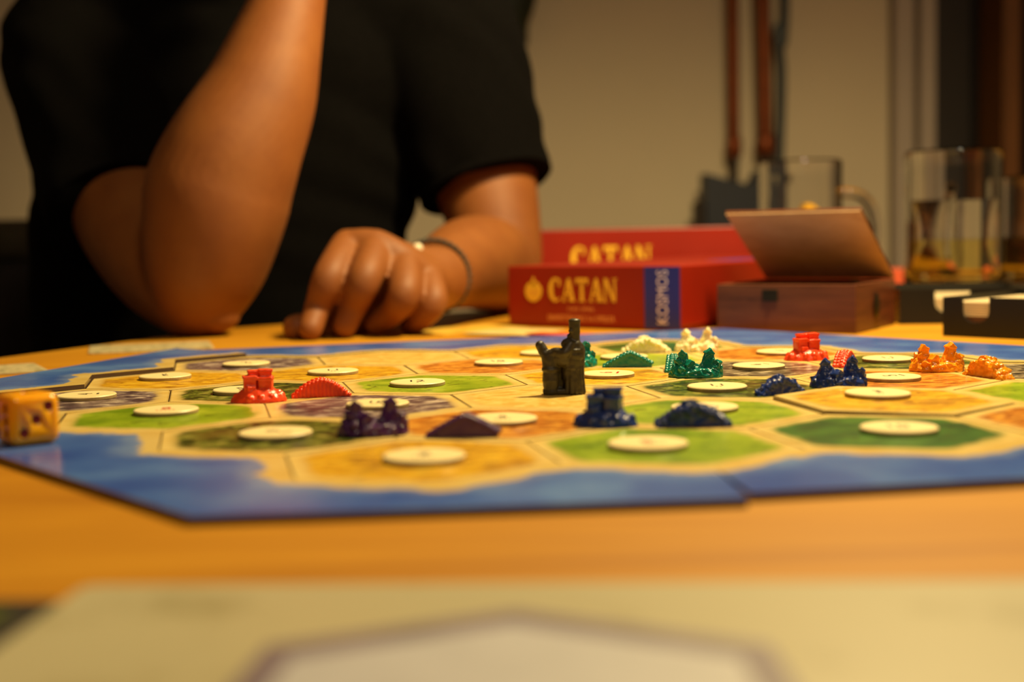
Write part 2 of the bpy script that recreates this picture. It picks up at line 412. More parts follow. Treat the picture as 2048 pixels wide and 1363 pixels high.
# dark wall ornament (behind the shoulder) and chair at the far left
c = at(1032, 45, 2330)
bm = bmesh.new(); add_ball(bm, c+Vector((-.012, -.02, .03)), (.040, .03, .062)); add_ball(bm, c+Vector((.0, -.02, .06)), (.038, .03, .075)); add_box(bm, c+Vector((-.03, -.02, -.04)), c+Vector((.02, .02, .02)))
me = remesh(bm, .006, 2); tag(link('wall_ornament', me, M_plant), 'dark greenish rounded object on the wall above the right shoulder', 'ornament')
ch = thing('upholstered_chair', 'dark upholstered chair at the far left behind the person', 'chair', (-0.80, 1.75, -0.75))
bm = bmesh.new(); add_box(bm, (-.23, -.05, .42), (.24, .02, .80), bevel=.03); obj('backrest', bm, M_chair, ch, True)
bm = bmesh.new(); add_capsule(bm, (-.19, -.015, .822), (.20, -.015, .822), .028, .028); obj('top_rail', bm, M_chairtop, ch, True)
bm = bmesh.new(); add_box(bm, (-.23, -.42, .38), (.23, 0, .46), bevel=.02); obj('seat', bm, M_chair, ch, True)
for sx in (-.2, .2):
    for sy in (-.38, -.04):
        bm = bmesh.new(); add_cyl(bm, (sx, sy, 0), (sx, sy, .39), .014, .018, 12); obj('leg', bm, M_brownd, ch)

# ------------------------------------------------------------------ table
tb = thing('wooden_table', 'honey-coloured wooden table under the board game', 'table', (0.1, 0.6, -0.75))
poly = [(-.50, -.25), (.80, -.25), (.86, 1.70), (.25, 1.66), (.12, 1.44), (.05, 1.32), (-.03, 1.235), (-.11, 1.155), (-.178, 1.098), (-.222, 1.066), (-.262, .965), (-.31, .852), (-.418, .60)]
bm = bmesh.new(); add_prism(bm, [(x-.1, y-.6) for x, y in poly], .722, .75)
bmesh.ops.bevel(bm, geom=[e for e in bm.edges if abs(e.verts[0].co.z-e.verts[1].co.z) < 1e-6], offset=.003, segments=2, affect='EDGES')
obj('tabletop', bm, M_table, tb)
for sx, sy in ((-.45, -.7), (.6, -.7), (.62, .95), (-.30, .2)):
    bm = bmesh.new(); add_box(bm, (sx-.03, sy-.03, 0), (sx+.03, sy+.03, .722), bevel=.004); obj('leg', bm, M_table, tb)

# ------------------------------------------------------------------ hex tiles
ANG = 0.2255; S = 79*MM; ORG = Vector((.1244, .4464))
va = Vector((math.cos(ANG), math.sin(ANG)))*S; vb = Vector((math.cos(ANG+math.pi/3), math.sin(ANG+math.pi/3)))*S
R = S/math.sqrt(3)
def ctr(i, j): return ORG + va*i + vb*j
def corner(c, k, r=R): a = ANG+math.pi/6+k*math.pi/3; return c+Vector((math.cos(a), math.sin(a)))*r
TK, TH = .0020, .0018   # tile and token thickness
tiles = {  # (i,j): terrain, label
 (-5, 5): ('mountains', 'purple-grey mountain tile in the far left corner of the island'),
 (-5, 4): ('field', 'golden field tile left of the far purple mountain tile'),
 (-5, 3): ('mountains', 'dark purple mountain tile just behind the orange die'),
 (-4, 2): ('pasture', 'lime green pasture tile at the left, right beside the die'),
 (-4, 3): ('forest', 'dark forest tile behind the left red house piece'),
 (-4, 4): ('field', 'golden field tile behind the spiky red ridge piece'),
 (-4, 5): ('desert', 'plain sandy tile without token in the back row, below the hand'),
 (-3, 1): ('forest', 'olive forest tile in front of the left red house piece'),
 (-3, 2): ('mountains', 'pinkish purple mountain tile behind the purple twin-peak piece'),
 (-3, 3): ('pasture', 'lime green pasture tile left of the dark grey figure'),
 (-3, 4): ('hills', 'orange clay tile behind and left of the dark grey figure'),
 (-3, 5): ('field', 'yellow field tile in the back row in front of the red box'),
 (-2, 0): ('field', 'yellow field tile at the near shore, in front of the purple pieces'),
 (-2, 1): ('hills', 'orange clay tile between purple ridge and dark grey figure'),
 (-2, 2): ('desert', 'sandy tile that carries the dark grey figure'),
 (-2, 3): ('field', 'yellow field tile with red-number token right of the dark figure'),
 (-2, 4): ('pasture', 'lime green pasture tile behind the green ridge piece'),
 (-2, 5): ('deepforest', 'green tile in the back row under the ivory pieces'),
 (-1, 0): ('pasture', 'lime green pasture tile at the near shore, in front of the near blue pieces'),
 (-1, 1): ('pasture', 'lime green pasture tile behind the near blue ridge piece'),
 (-1, 2): ('forest', 'olive forest tile in front of the green twin-peak piece'),
 (-1, 3): ('greymountains', 'grey-brown mountain tile between green and far red house pieces'),
 (-1, 4): ('hills', 'brown clay tile in the back row in front of the wooden chest'),
 (0, 0): ('deepforest', 'deep green forest tile at the near shore on the right'),
 (0, 1): ('field', 'yellow field tile with a raised edge, in front of the far blue pieces'),
 (0, 2): ('hills', 'brown clay tile in front of the orange twin-peak piece'),
 (0, 3): ('forest', 'olive tile between the far red and orange pieces'),
 (1, 0): ('hills', 'orange clay tile cut off by the right edge of the picture'),
 (1, 1): ('pasture', 'lime green pasture tile at the right edge below the orange pieces'),
 (1, 2): ('greymountains', 'grey mountain tile at the right edge behind the orange pieces'),
}
def tile_mesh():
    bm = bmesh.new()
    ap = R-.0002
    add_prism(bm, [(ap*math.cos(math.pi/6+k*math.pi/3), ap*math.sin(math.pi/6+k*math.pi/3)) for k in range(6)], 0, TK)
    es = [e for e in bm.edges if e.verts[0].co.z > TK*.9 and e.verts[1].co.z > TK*.9]
    bmesh.ops.bevel(bm, geom=es, offset=.00035, segments=2, affect='EDGES')
    return bm_mesh(bm, 'tile')
base_tile = tile_mesh()
rt = random.Random(3)
tile_z = {}
for (i, j), (kind, label) in tiles.items():
    me = base_tile.copy(); me.name = kind
    o = link('hex_tile', me, HM[kind]); c = ctr(i, j)
    o.location = (c.x+rt.uniform(-.0002, .0002), c.y+rt.uniform(-.0002, .0002), 0.00005)
    o.rotation_euler = (0, 0, ANG+rt.uniform(-.003, .003))
    if (i, j) == (0, 1):
        o.location.z = .0011; o.rotation_euler = (.006, .014, ANG)
    tag(o, label, 'game tile')

# ------------------------------------------------------------------ sea frame pieces
edges = {}
for (i, j) in tiles:
    c = ctr(i, j); cs = [corner(c, k) for k in range(6)]
    for k in range(6):
        a, b = cs[k], cs[(k+1) % 6]
        ka, kb = (round(a.x, 4), round(a.y, 4)), (round(b.x, 4), round(b.y, 4))
        edges[(ka, kb)] = 1
def near(p, q): return abs(p[0]-q[0]) < 3e-4 and abs(p[1]-q[1]) < 3e-4
el = list(edges); bd = [e for e in el if not any(near(e[0], f[1]) and near(e[1], f[0]) for f in el)]
loop = [bd[0]]; rest = bd[1:]
while rest:
    for e in rest:
        if near(loop[-1][1], e[0]): loop.append(e); rest.remove(e); break
    else: break
coast = [Vector(e[0]) for e in loop]     # ccw
cc = Vector((.03, .61))
coastg = []
n = len(coast)
for k in range(n):                       # small gap to the tiles
    p = coast[k]; t1 = (p-coast[k-1]).normalized(); t2 = (coast[(k+1) % n]-p).normalized()
    nn = (Vector((t1.y, -t1.x))+Vector((t2.y, -t2.x))).normalized(); coastg.append(p+nn*.0003)
def coast_dist(p):
    best = 9
    for k in range(n):
        a, b = coast[k], coast[(k+1) % n]; ab = b-a; t = max(0, min(1, (p-a).dot(ab)/ab.length_squared))
        best = min(best, (p-(a+ab*t)).length)
    return best
OUT = [Vector(v) for v in ((-.081, .331), (.0605, .3445), (.280, .381), (.352, .655), (.145, .917), (-.207, .826), (-.284, .571))]
OUT2 = [Vector(v) for v in ((-.081, .331), (.0635, .3400))]
seam_pt = [min(range(n), key=lambda k: (coastg[k]-o).length) for o in OUT]
frame_labels = ['blue sea frame piece along the near left shore, ending in a step',
 'blue sea frame piece along the near right shore, beyond the step',
 'blue sea frame piece at the right edge of the island, mostly out of view',
 'blue sea frame piece at the back right, in front of the chest and black trays',
 'blue sea frame piece along the back, below the hand and red box',
 'raised blue sea frame piece at the far left behind the die',
 'blue sea frame piece at the near left, under the orange die']
for q in range(7):
    o0, o1 = OUT[q], OUT[(q+1) % 7]
    if q == 0: o1 = Vector((.0595, .3395))
    if q == 1: o0 = Vector((.0615, .3460))
    k0, k1 = seam_pt[q], seam_pt[(q+1) % 7]
    inner = []; k = k0
    while True:
        inner.append(coastg[k])
        if k == k1: break
        k = (k+1) % n
    if len(inner) > n-2: inner = [coastg[k0]]
    m = 24
    outer = [o0.lerp(o1, t/m) for t in range(m+1)]
    if q in (0, 1): outer = [o0.lerp(o1, t/m) for t in range(m+1)]
    wav = random.Random(q)
    s0 = [inner[-1].lerp(o1, t/10) for t in range(1, 10)]; s1 = [o0.lerp(inner[0], t/10) for t in range(1, 10)]
    inn = []
    for a, b in zip(inner, inner[1:]): inn += [a.lerp(b, t/10) for t in range(10)]
    inn.append(inner[-1])
    ring = outer + s0[::-1] + inn[::-1] + s1[::-1]
    # shrink seams slightly
    cen = sum(ring, Vector((0, 0)))/len(ring)
    pts = list(ring); nb = len(ring)
    xs = [p.x for p in ring]; ys = [p.y for p in ring]; st = .0035
    def inside(p):
        r = False
        for a in range(nb):
            u, w = ring[a], ring[(a+1) % nb]
            if (u.y > p.y) != (w.y > p.y) and p.x < (w.x-u.x)*(p.y-u.y)/(w.y-u.y)+u.x: r = not r
        return r
    gy = min(ys)+st/2
    while gy < max(ys):
        gx = min(xs)+st/2
        while gx < max(xs):
            p = Vector((gx, gy))
            if inside(p): pts.append(p)
            gx += st
        gy += st
    vo, eo, fo, *_ = delaunay_2d_cdt(pts, [], [list(range(nb))], 1, 1e-7)
    bm = bmesh.new(); thick = .0024
    if q == 5: thick = .0042
    top = [bm.verts.new((v.x, v.y, thick)) for v in vo]
    for f in fo: bm.faces.new([top[k] for k in f])
    bm.normal_update()
    for f in bm.faces:
        if f.normal.z < 0: f.normal_flip()
    be = [e for e in bm.edges if len(e.link_faces) == 1]
    low = {}
    for e in be:
        for v in e.verts:
            if v not in low: low[v] = bm.verts.new((v.co.x, v.co.y, .0001))
    for e in be:
        f = e.link_faces[0]; lp = [l for l in f.loops if l.edge == e][0]; a, b = lp.vert, lp.link_loop_next.vert
        bm.faces.new((b, a, low[a], low[b]))
    me = bm_mesh(bm, 'frame'); at_ = me.attributes.new('coast', 'FLOAT', 'POINT')
    for v in me.vertices: at_.data[v.index].value = coast_dist(Vector((v.co.x, v.co.y)))
    tag(link('sea_frame_piece', me, M_sea), frame_labels[q], 'game board frame')

# ------------------------------------------------------------------ number tokens
NR = .01275
tokens = [  # px-derived centre (mm), number, red, angle, label
 (-144.2, 725.1, '2', 0, 40, 'round cream number token on the far left purple mountain tile'),
 (-173.3, 667.3, '3', 0, 200, 'round cream number token on the far left golden field tile'),
 (-188.6, 591.3, '4', 0, 100, 'round cream number token just behind the orange die'),
 (-90.5, 674.3, '11', 0, 10, 'cream token with two black marks behind the spiky red ridge'),
 (-121.8, 599.9, '5', 0, 30, 'cream token half hidden behind the left red house piece'),
 (-138.9, 534.3, '8', 1, 10, 'cream token with a red number on the left lime pasture tile'),
 (-83.2, 465.3, '9', 0, 60, 'blurry cream token on the near left olive forest tile'),
 (-43.9, 615.2, '12', 0, 5, 'cream token on the lime tile left of the dark figure'),
 (-54.9, 540.6, '10', 0, 0, 'cream token with black marks right behind the purple twin-peak piece'),
 (-7.3, 703.0, '10', 0, 15, 'cream token on the orange tile behind and left of the dark figure'),
 (-27.8, 409.4, '9', 0, 0, 'very blurry cream token nearest to the camera, below the purple ridge'),
 (-4.1, 488.5, '5', 0, 0, 'cream token on the orange tile right behind the purple ridge'),
 (17.0, 753.3, '4', 0, 50, 'cream token in the back row left of the dark figure'),
 (45.0, 634.5, '6', 1, 80, 'cream token with a red number in front of the green ridge'),
 (59.9, 718.8, '3', 0, 0, 'cream token half hidden behind the green ridge piece'),
 (42.6, 424.5, '8', 1, 20, 'blurry cream token with faint red number in front of the near blue pieces'),
 (72.8, 508.5, '9', 0, 30, 'cream token right behind the near blue ridge piece'),
 (87.7, 574.3, '11', 0, 0, 'cream token in front of the green twin-peak piece'),
 (120.7, 656.6, '4', 0, 120, 'cream token on the grey-brown mountain tile right of the green piece'),
 (145.6, 728.4, '6', 1, 40, 'cream token with red mark left of the far red house piece'),
 (190.1, 677.4, '11', 0, 0, 'cream token with two black marks between red and orange pieces'),
 (168.9, 596.3, '5', 0, 100, 'cream token just right of the far blue twin-peak piece'),
 (144.7, 530.4, '3', 0, 95, 'cream token on the raised yellow field tile'),
 (128.8, 445.9, '10', 0, 0, 'large blurry cream token on the deep green forest tile'),
 (161.0, 629.0, '12', 0, 0, 'cream token mostly hidden between the far blue peaks and red ridge'),
]
PIPS = {'2': 1, '12': 1, '3': 2, '11': 2, '4': 3, '10': 3, '5': 4, '9': 4, '6': 5, '8': 5}
def token_mesh():
    bm = bmesh.new(); add_lathe(bm, [(0, 0), (NR-.0001, 0), (NR, .0002), (NR, TH-.0004), (NR-.0004, TH), (0, TH)], 56)
    me = bm_mesh(bm, 'token')
    for p in me.polygons: p.material_index = 0 if p.normal.z > .5 else 1
    me.materials.append(M_token); me.materials.append(M_tokside); return me
tme = token_mesh(); num_cache = {}
for x, y, num, red, deg, label in tokens[:-1]:
    z = TK+.0001
    if abs(x-144.7) < .1: z = .0033
    if abs(x-128.8) < .1: pass
    o = bpy.data.objects.new('number_token', tme); C.objects.link(o); o.location = (x*MM, y*MM, z); o.rotation_euler = (0, 0, math.radians(deg))
    if abs(x-144.7) < .1: o.rotation_euler = (.006, .012, math.radians(0))
    tag(o, label, 'game token')
    if num not in num_cache:
        me = text_mesh(num, .0085, .00004, height=.0062); bmn = bmesh.new(); bmn.from_mesh(me)
        for v in bmn.verts: v.co.y += .0008
        k = PIPS[num]
        for a in range(k): disc_bm(bmn, (a-(k-1)/2)*.0016, -.0048, .0006, -.00004, .00004, 8)
        num_cache[num] = bm_mesh(bmn, 'number')
    p = bpy.data.objects.new('printed_number', num_cache[num].copy()); C.objects.link(p); p.data.materials.clear(); p.data.materials.append(M_redink if red else M_ink)
    p.parent = o; p.location = (0, 0, TH+.00004)

# ------------------------------------------------------------------ playing pieces
def add_rock(bm, c, r, rnd):
    M = Matrix.Translation(c) @ Quaternion((rnd.uniform(-1, 1), rnd.uniform(-1, 1), rnd.uniform(-1, 1), rnd.uniform(-1, 1))).normalized().to_matrix().to_4x4()
    add_box(bm, (-r, -r*.8, -r*.7), (r, r*.8, r*.7), M)
def gable_house(bm, x, y, z, w, d, h, roof, rz=0, tilt=0):
    M = Matrix.Translation((x, y, z)) @ Matrix.Rotation(rz, 4, 'Z') @ Matrix.Rotation(tilt, 4, 'Y')
    add_box(bm, (-w/2, -d/2, -h*.4), (w/2, d/2, h), M)
    o = .12*w
    prof = [(-w/2-o, h), (w/2+o, h), (0, h+roof)]
    Mp = M @ Matrix.Rotation(math.pi/2, 4, 'X')
    add_prism(bm, prof, -d/2-o, d/2+o, Mp)
def rough(seed, amp, sc):
    off = Vector((seed*3.1, seed*1.7, seed*.9))
    return lambda co: amp*(mnoise.noise(co*sc+off))
def twin_peak(seed):
    """rocky base with two crags that carry little gabled houses; about 25 x 16 x 13 mm"""
    r = random.Random(seed); bm = bmesh.new(); u = MM
    add_lathe(bm, [(0, 0), (12.4*u, 0), (12.4*u, 1.4*u), (11.0*u, 3.8*u), (8.5*u, 4.4*u), (0, 3.6*u)], 28, Matrix.Diagonal((1, .64, 1, 1)))
    for k in range(18):
        a = 2*math.pi*k/18+r.uniform(-.15, .15); rr = r.uniform(1.3, 2.2)*u
        add_rock(bm, (10.4*u*math.cos(a), 6.2*u*math.sin(a), r.uniform(1.6, 4.0)*u), rr, r)
    for sx, hh, lean in ((-1, 12.4, .5), (1, 13.4, -.3)):
        cx = sx*6.3*u
        add_cyl(bm, (cx, 0, 0), (cx+lean*u, .3*u, hh*.60*u), 6.2*u, 3.0*u, 9)
        add_cyl(bm, (cx+lean*u, .3*u, hh*.5*u), (cx+lean*1.3*u, .2*u, hh*.82*u), 3.4*u, 2.1*u, 7)
        gable_house(bm, cx+lean*1.2*u, -.2*u, hh*.64*u, 3.8*u, 4.0*u, 2.2*u, 2.5*u, r.uniform(-.6, .6), .12*sx)
        for k in range(9):
            a = r.uniform(0, 6.28); hz = r.uniform(3, 8); add_rock(bm, (cx+(5.4-hz*.38)*u*math.cos(a), (4.8-hz*.34)*u*math.sin(a), hz*u), r.uniform(.8, 1.5)*u, r)
    gable_house(bm, -2.2*u, -4.2*u, 3.8*u, 4.2*u, 3.8*u, 2.0*u, 2.4*u, .4)
    gable_house(bm, 10.0*u, -1.6*u, 5.0*u, 2.8*u, 2.6*u, 1.6*u, 1.6*u, -.5)
    return remesh(bm, .0003, 1, .4, 'peaks', rough(seed, .0006, 480))
def house_cluster(seed):
    """block of little flat-faced houses on a rocky mound; about 23 x 16 x 13 mm"""
    r = random.Random(seed); bm = bmesh.new(); u = MM
    add_lathe(bm, [(0, 0), (12.0*u, 0), (11.2*u, 1.8*u), (9.0*u, 3.6*u), (7.2*u, 5.2*u), (0, 5.6*u)], 24, Matrix.Diagonal((1, .72, 1, 1)))
    for k in range(13):
        a = 2*math.pi*k/13; add_ball(bm, (9.3*u*math.cos(a), 6.8*u*math.sin(a), r.uniform(1.2, 2.8)*u), r.uniform(1.3, 2.2)*u, 10)
    def block(x0, x1, y0, y1, z0, z1, rz=0.0, ty=0.0):
        c = Vector(((x0+x1)/2, (y0+y1)/2, (z0+z1)/2))*u
        M = Matrix.Translation(c) @ Matrix.Rotation(rz, 4, 'Z') @ Matrix.Rotation(ty, 4, 'Y')
        add_box(bm, Vector((x0-x1, y0-y1, z0-z1))*u/2, Vector((x1-x0, y1-y0, z1-z0))*u/2, M)
        add_box(bm, Vector((x0-x1-.7, y0-y1-.7, z1-z0-1.6))*u/2, Vector((x1-x0+.7, y1-y0+.7, z1-z0+.5))*u/2, M)
    block(-6.2, -1.0, -3.6, 2.6, 4.6, 10.8, .12)
    block(.3, 6.0, -3.4, 3.0, 4.6, 10.2, -.1)
    block(.6, 5.8, -1.6, 3.6, 8, 13.2, .06)
    block(-4.2, 1.2, -.6, 4.0, 4, 12.9, .15)
    block(-4.6, -1.6, -4.8, -2.2, 3, 6.6, .3, .1)
    me = remesh(bm, .00032, 2, .4, 'houses', rough(seed, .00025, 350))
    return me
def ridge(seed, studs=True, rocky=False, ex=1.7):
    """long ridge-shaped road piece with rows of round studs; about 24.5 x 7 x 8.5 mm"""
    r = random.Random(seed); bm = bmesh.new(); u = MM
    hp = lambda x: (7.2*(1-abs((x-(1.2 if ex < 1.5 else 0))/(12.6+(1.3 if ex < 1.5 else 0)))**ex))+.5
    N = 24; xs = [-12.3+24.6*k/N for k in range(N+1)]
    prof = [(x*u, hp(x)*u) for x in xs][::-1]
    add_prism(bm, [(-12.3*u, 0), (12.3*u, 0)]+prof, -2.9*u, 2.9*u, Matrix.Rotation(math.pi/2, 4, 'X'))
    for row, yy in enumerate((-2.7, -.9, .9, 2.7)):
        for k in range(15):
            x = -11.9+23.8*k/14+(row % 2)*.5; h = hp(x)-abs(yy)*.25
            rr = (.95 if not rocky else r.uniform(.8, 1.7))*u; yj = yy+(r.uniform(-.5, .5) if rocky else 0)
            if rocky: add_rock(bm, (x*u, yj*u, (h+r.uniform(-.8, .5))*u), rr, r)
            elif studs: add_ball(bm, (x*u, yj*u, (h+(.1 if not rocky else r.uniform(-.8, .5)))*u), rr, 8)
            if yy == -2.7 and seed % 2: add_cyl(bm, (x*u, (yj-.2)*u, 0), (x*u, (yj-.2)*u, h*u), .8*u, .8*u, 8)
    return remesh(bm, .00028, 1, .4, 'ridge', rough(seed, .0006 if rocky else .00012, 420))
TP = [twin_peak(11), twin_peak(12)]; HC = [house_cluster(5), house_cluster(6)]
RG = [ridge(2, ex=1.2), ridge(3), ridge(4, rocky=True)]
def piece(name, me, mat, x, y, deg, label, sc=1.0, cat='game piece', flipx=False):
    m2 = me.copy(); m2.materials.clear(); o = link(name, m2, mat)
    o.location = (x*MM, y*MM, TK+.00005); o.rotation_euler = (0, 0, math.radians(deg)); o.scale = (sc, sc, sc) if not flipx else (sc, sc, sc)
    return tag(o, label, cat)
piece('house_piece', HC[0], P_red, -107.9, 567, 8, 'red house-cluster piece on a rocky base, the left one')
piece('ridge_piece', RG[1], P_red, -83.3, 579, 12, 'red spiky ridge piece lying right of the left red house piece')
piece('twin_peak_piece', TP[0], P_pur, -49.1, 465, 6, 'dark purple twin-peak piece with two crags near the front')
piece('ridge_piece', RG[0], P_pur, -17.5, 456, -4, 'dark purple ridge piece beside the purple twin-peak piece')
piece('house_piece', HC[1], P_blue, 32.5, 475, -14, 'glossy dark blue house-cluster piece in front of the grey figure')
piece('ridge_piece', RG[2], P_blue, 62.8, 468.5, 0, 'dark blue ridge piece right of the near blue house piece')
piece('ridge_piece', RG[2], P_blue, 110.4, 554, 32, 'dark blue ridge piece at the corner of the raised yellow tile', .88)
piece('twin_peak_piece', TP[1], P_blue, 140, 575, 8, 'dark blue twin-peak piece with two crags, right of centre')
piece('twin_peak_piece', TP[0], P_green, 85.5, 625, -10, 'dark green twin-peak piece with tiny gabled houses', 1.02)
piece('ridge_piece', RG[0], P_green, 58.2, 677, -6, 'dark green ridge piece behind the red-number token', 1.0)
piece('ridge_piece', RG[0], P_green, 79.0, 656, 78, 'dark green ridge piece seen end-on, left behind the green twin peaks', 1.0)
piece('twin_peak_piece', TP[1], P_green, 33.0, 683, 40, 'dark green twin-peak piece half hidden behind the grey figure', .95)
piece('ridge_piece', RG[2], P_white, 75.0, 752, 0, 'ivory ridge piece in the back row', 1.02)
piece('twin_peak_piece', TP[1], P_white, 104.0, 756, 0, 'ivory twin-peak piece in the back row', 1.0)
piece('house_piece', HC[1], P_red, 152.6, 694, 10, 'red house-cluster piece on a rocky base, the far right one', 1.02)
piece('ridge_piece', RG[1], P_red, 164.0, 661, 62, 'red ridge piece seen end-on behind the far blue twin peaks', .95)
piece('twin_peak_piece', TP[0], P_orange, 199, 628, -6, 'orange twin-peak piece at the right side of the board', 1.02)
piece('ridge_piece', RG[2], P_orange, 212.5, 599, -70, 'orange ridge piece turned sideways at the right edge', 1.0)

# robber figure: robed man with a tall cap leaning on a barrel, arm out to the left
def robber():
    k = .2103*MM; bm = bmesh.new()
    def q(px, py, y=0.0): return Vector(((px-1122)*k, y*MM, (791-py)*k))
    add_cyl(bm, q(1148, 791), q(1146, 735), 4.2*MM, 3.9*MM, 16)
    add_cyl(bm, q(1146, 740), q(1148, 700), 4.2*MM, 4.4*MM, 14)
    add_capsule(bm, q(1149, 712), q(1150, 694), 4.5*MM, 3.3*MM)
    add_ball(bm, q(1158, 706), (2.9*MM, 3.2*MM, 4.6*MM)); add_ball(bm, q(1137, 690, -1), (3.0*MM, 2.8*MM, 2.6*MM))
    add_cyl(bm, q(1151, 694), q(1151, 664), 2.2*MM, 2.3*MM, 12)
    add_cyl(bm, q(1151, 672), q(1151, 643), 2.3*MM, 2.6*MM, 12); add_ball(bm, q(1151, 644), (2.6*MM, 2.6*MM, 1.1*MM)); add_ball(bm, q(1139, 674, -.5), .9*MM)
    add_ball(bm, q(1143, 664, -1.6), 1.1*MM)
    add_chain(bm, [(q(1142, 692, -2), 2.3*MM), (q(1128, 708, -3.2), 2.6*MM), (q(1112, 706, -2), 2.2*MM), (q(1094, 712, -1), 2.3*MM), (q(1084, 697), 2.2*MM), (q(1081, 692), 2.1*MM)], 12)
    add_ball(bm, q(1124, 718, -1.5), (4.2*MM, 3.4*MM, 4*MM))
    add_lathe(bm, [(0, 0), (2.9*MM, 0), (3.5*MM, 1.0*MM), (3.1*MM, 2.2*MM), (3.7*MM, 6*MM), (3.3*MM, 9.6*MM), (3.9*MM, 10.4*MM), (3.6*MM, 11.4*MM), (0, 12*MM)], 18, Matrix.Translation(q(1101, 791, -1.2)))
    add_capsule(bm, q(1101, 742, -1), q(1099, 716, -.5), 3.3*MM, 3.4*MM)
    add_box(bm, Vector((-7.8*MM, -3.2*MM, 0)), Vector((8.6*MM, 3.6*MM, 2.2*MM)), bevel=.5*MM)
    for j in range(7):
        a = -2.4+j*.52; add_capsule(bm, q(1148, 788)+Vector((4.3*MM*math.cos(a), 3.9*MM*math.sin(a), 0)), q(1148, 716)+Vector((3.4*MM*math.cos(a), 3.2*MM*math.sin(a), 0)), .9*MM, .5*MM, 8)
    add_box(bm, q(1106, 789, 3.4), q(1140, 708, 1.4)); add_ball(bm, q(1145, 745), (4.6*MM, 3.6*MM, 9*MM)); add_capsule(bm, q(1160, 786), q(1163, 705), 1.6*MM, 1.8*MM)
    me = remesh(bm, .0003, 2, .5, 'robber', rough(4, .00018, 500))
    o = link('robber_figure', me, P_rob); o.location = (.0205, .5685, TK+.0003); o.rotation_euler = (0, 0, .0)
    tag(o, 'dark grey robed figure with tall cap leaning on a barrel, standing mid-board', 'game figure')
robber()

# orange die
def die():
    s = .0087; bm = bmesh.new(); add_box(bm, (-s, -s, -s), (s, s, s)); 
    bmesh.ops.bevel(bm, geom=list(bm.edges), offset=.0032, segments=6, affect='EDGES', profile=.5)
    me = bm_mesh(bm, 'die', True)
    t = NT('die_amber'); t.color(t.ramp(t.noise(t.coord(), 60, 2), [(0.3, '#F0A010'), (0.7, '#FAB01A')])); t.set(Roughness=.2)
    t.b.inputs['Subsurface Weight'].default_value = .5; t.b.inputs['Subsurface Radius'].default_value = (.006, .003, .0008); t.b.inputs['Subsurface Scale'].default_value = 1.0
    m_pip = plain('pip_red', '#8E1208', .35, .1, 100)
    o = bpy.data.objects.new('orange_die', me); C.objects.link(o); me.materials.append(t.m); me.materials.append(m_pip)
    g = .0043; cut = bmesh.new()
    faces = {'-Y': [(g, g), (0, 0), (-g, -g)], '-X': [(x, z) for x in (-g, g) for z in (-g, 0, g)], '+Z': [(0, 0)],
             '+Y': [(x, z) for x in (-g, g) for z in (-g, g)], '+X': [(-g, g), (g, -g)], '-Z': [(x, z) for x in (-g, g) for z in (-g, g)]+[(0, 0)]}
    pos = []
    for f, l in faces.items():
        for a, b in l:
            dpt = s+.0006
            pos.append({'-Y': (a, -dpt, b), '+Y': (a, dpt, b), '-X': (-dpt, a, b), '+X': (dpt, a, b), '+Z': (a, b, dpt), '-Z': (a, b, -dpt)}[f])
    for p in pos: add_ball(cut, p, .0019, 12)
    cm = bm_mesh(cut, 'cut', True); co = bpy.data.objects.new('cut', cm); C.objects.link(co); cm.materials.append(t.m); cm.materials.append(m_pip)
    for p in cm.polygons: p.material_index = 1
    md = o.modifiers.new('b', 'BOOLEAN'); md.operation = 'DIFFERENCE'; md.solver = 'EXACT'; md.object = co
    dg = bpy.context.evaluated_depsgraph_get(); dg.update(); m2 = bpy.data.meshes.new_from_object(o.evaluated_get(dg), depsgraph=dg)
    o.modifiers.clear(); o.data = m2; bpy.data.objects.remove(co)
    c = at(54, 838, 460); o.location = (c.x, .460, .0024+s+.0002); o.rotation_euler = (0, 0, math.radians(40))
    tag(o, 'amber orange die with red pips cut off by the left picture edge', 'die')
die()

# ------------------------------------------------------------------ cards on the table
def card_mat(name, base, spots, scale=90, thr=(.52, .62), rough=.4):
    t = NT(name); V = t.coord(); f = t.noise(V, scale, 4, .6); g = t.noise(V, scale*.3, 2)
    b = lin(base)
    c = t.ramp(g, [(.3, tuple(x*.92 for x in b[:3])+(1,)), (.7, b)]); t.color(t.mix(t.rng(f, *thr, 0, .7), c, spots)); t.set(Roughness=rough); return t.m
def card(name, label, cx, cy, w, h, deg, mat, z=.0002, t=.0006, cat='card', tilt=0):
    bm = bmesh.new(); rr = .003; pl = []
    for sx, sy, a0 in ((1, 1, 0), (-1, 1, 90), (-1, -1, 180), (1, -1, 270)):
        for k in range(4): a = math.radians(a0+30*k); pl.append((sx*(w/2-rr)+rr*math.cos(a), sy*(h/2-rr)+rr*math.sin(a)))
    add_prism(bm, pl, 0, t); o = obj(name, bm, mat); o.location = (cx, cy, z); o.rotation_euler = (0, tilt, math.radians(deg)); return tag(o, label, cat)
M_cream = card_mat('cream_card', '#B8B08E', '#928860', 30, (.52, .72)); M_grey = card_mat('printed_map_card', '#D2C496', '#8A8660', 160, (.48, .6))
M_yel = card_mat('yellow_card', '#E8C04A', '#D89A28', 50); M_pale = card_mat('pale_card', '#E4D28C', '#D0B050', 40); M_orc = card_mat('orange_card', '#D8582A', '#C84A20', 60)
M_gr = card_mat('green_card', '#4E5A1E', '#3A441A', 60); M_pg = plain('print_grey', '#6E6070', .5, .25, 60); M_pw = plain('print_white', '#B4B4BC', .5, .05, 80)
M_blackedge = plain('black_border', '#1E1812', .6, .1, 60)
cr = card('reference_sheet', 'large beige sheet with a grey-edged hexagon print in the blurred foreground', .011, .191, .208, .146, -3.5, M_cream, .0008, .0006, 'game sheet')
bm = bmesh.new()
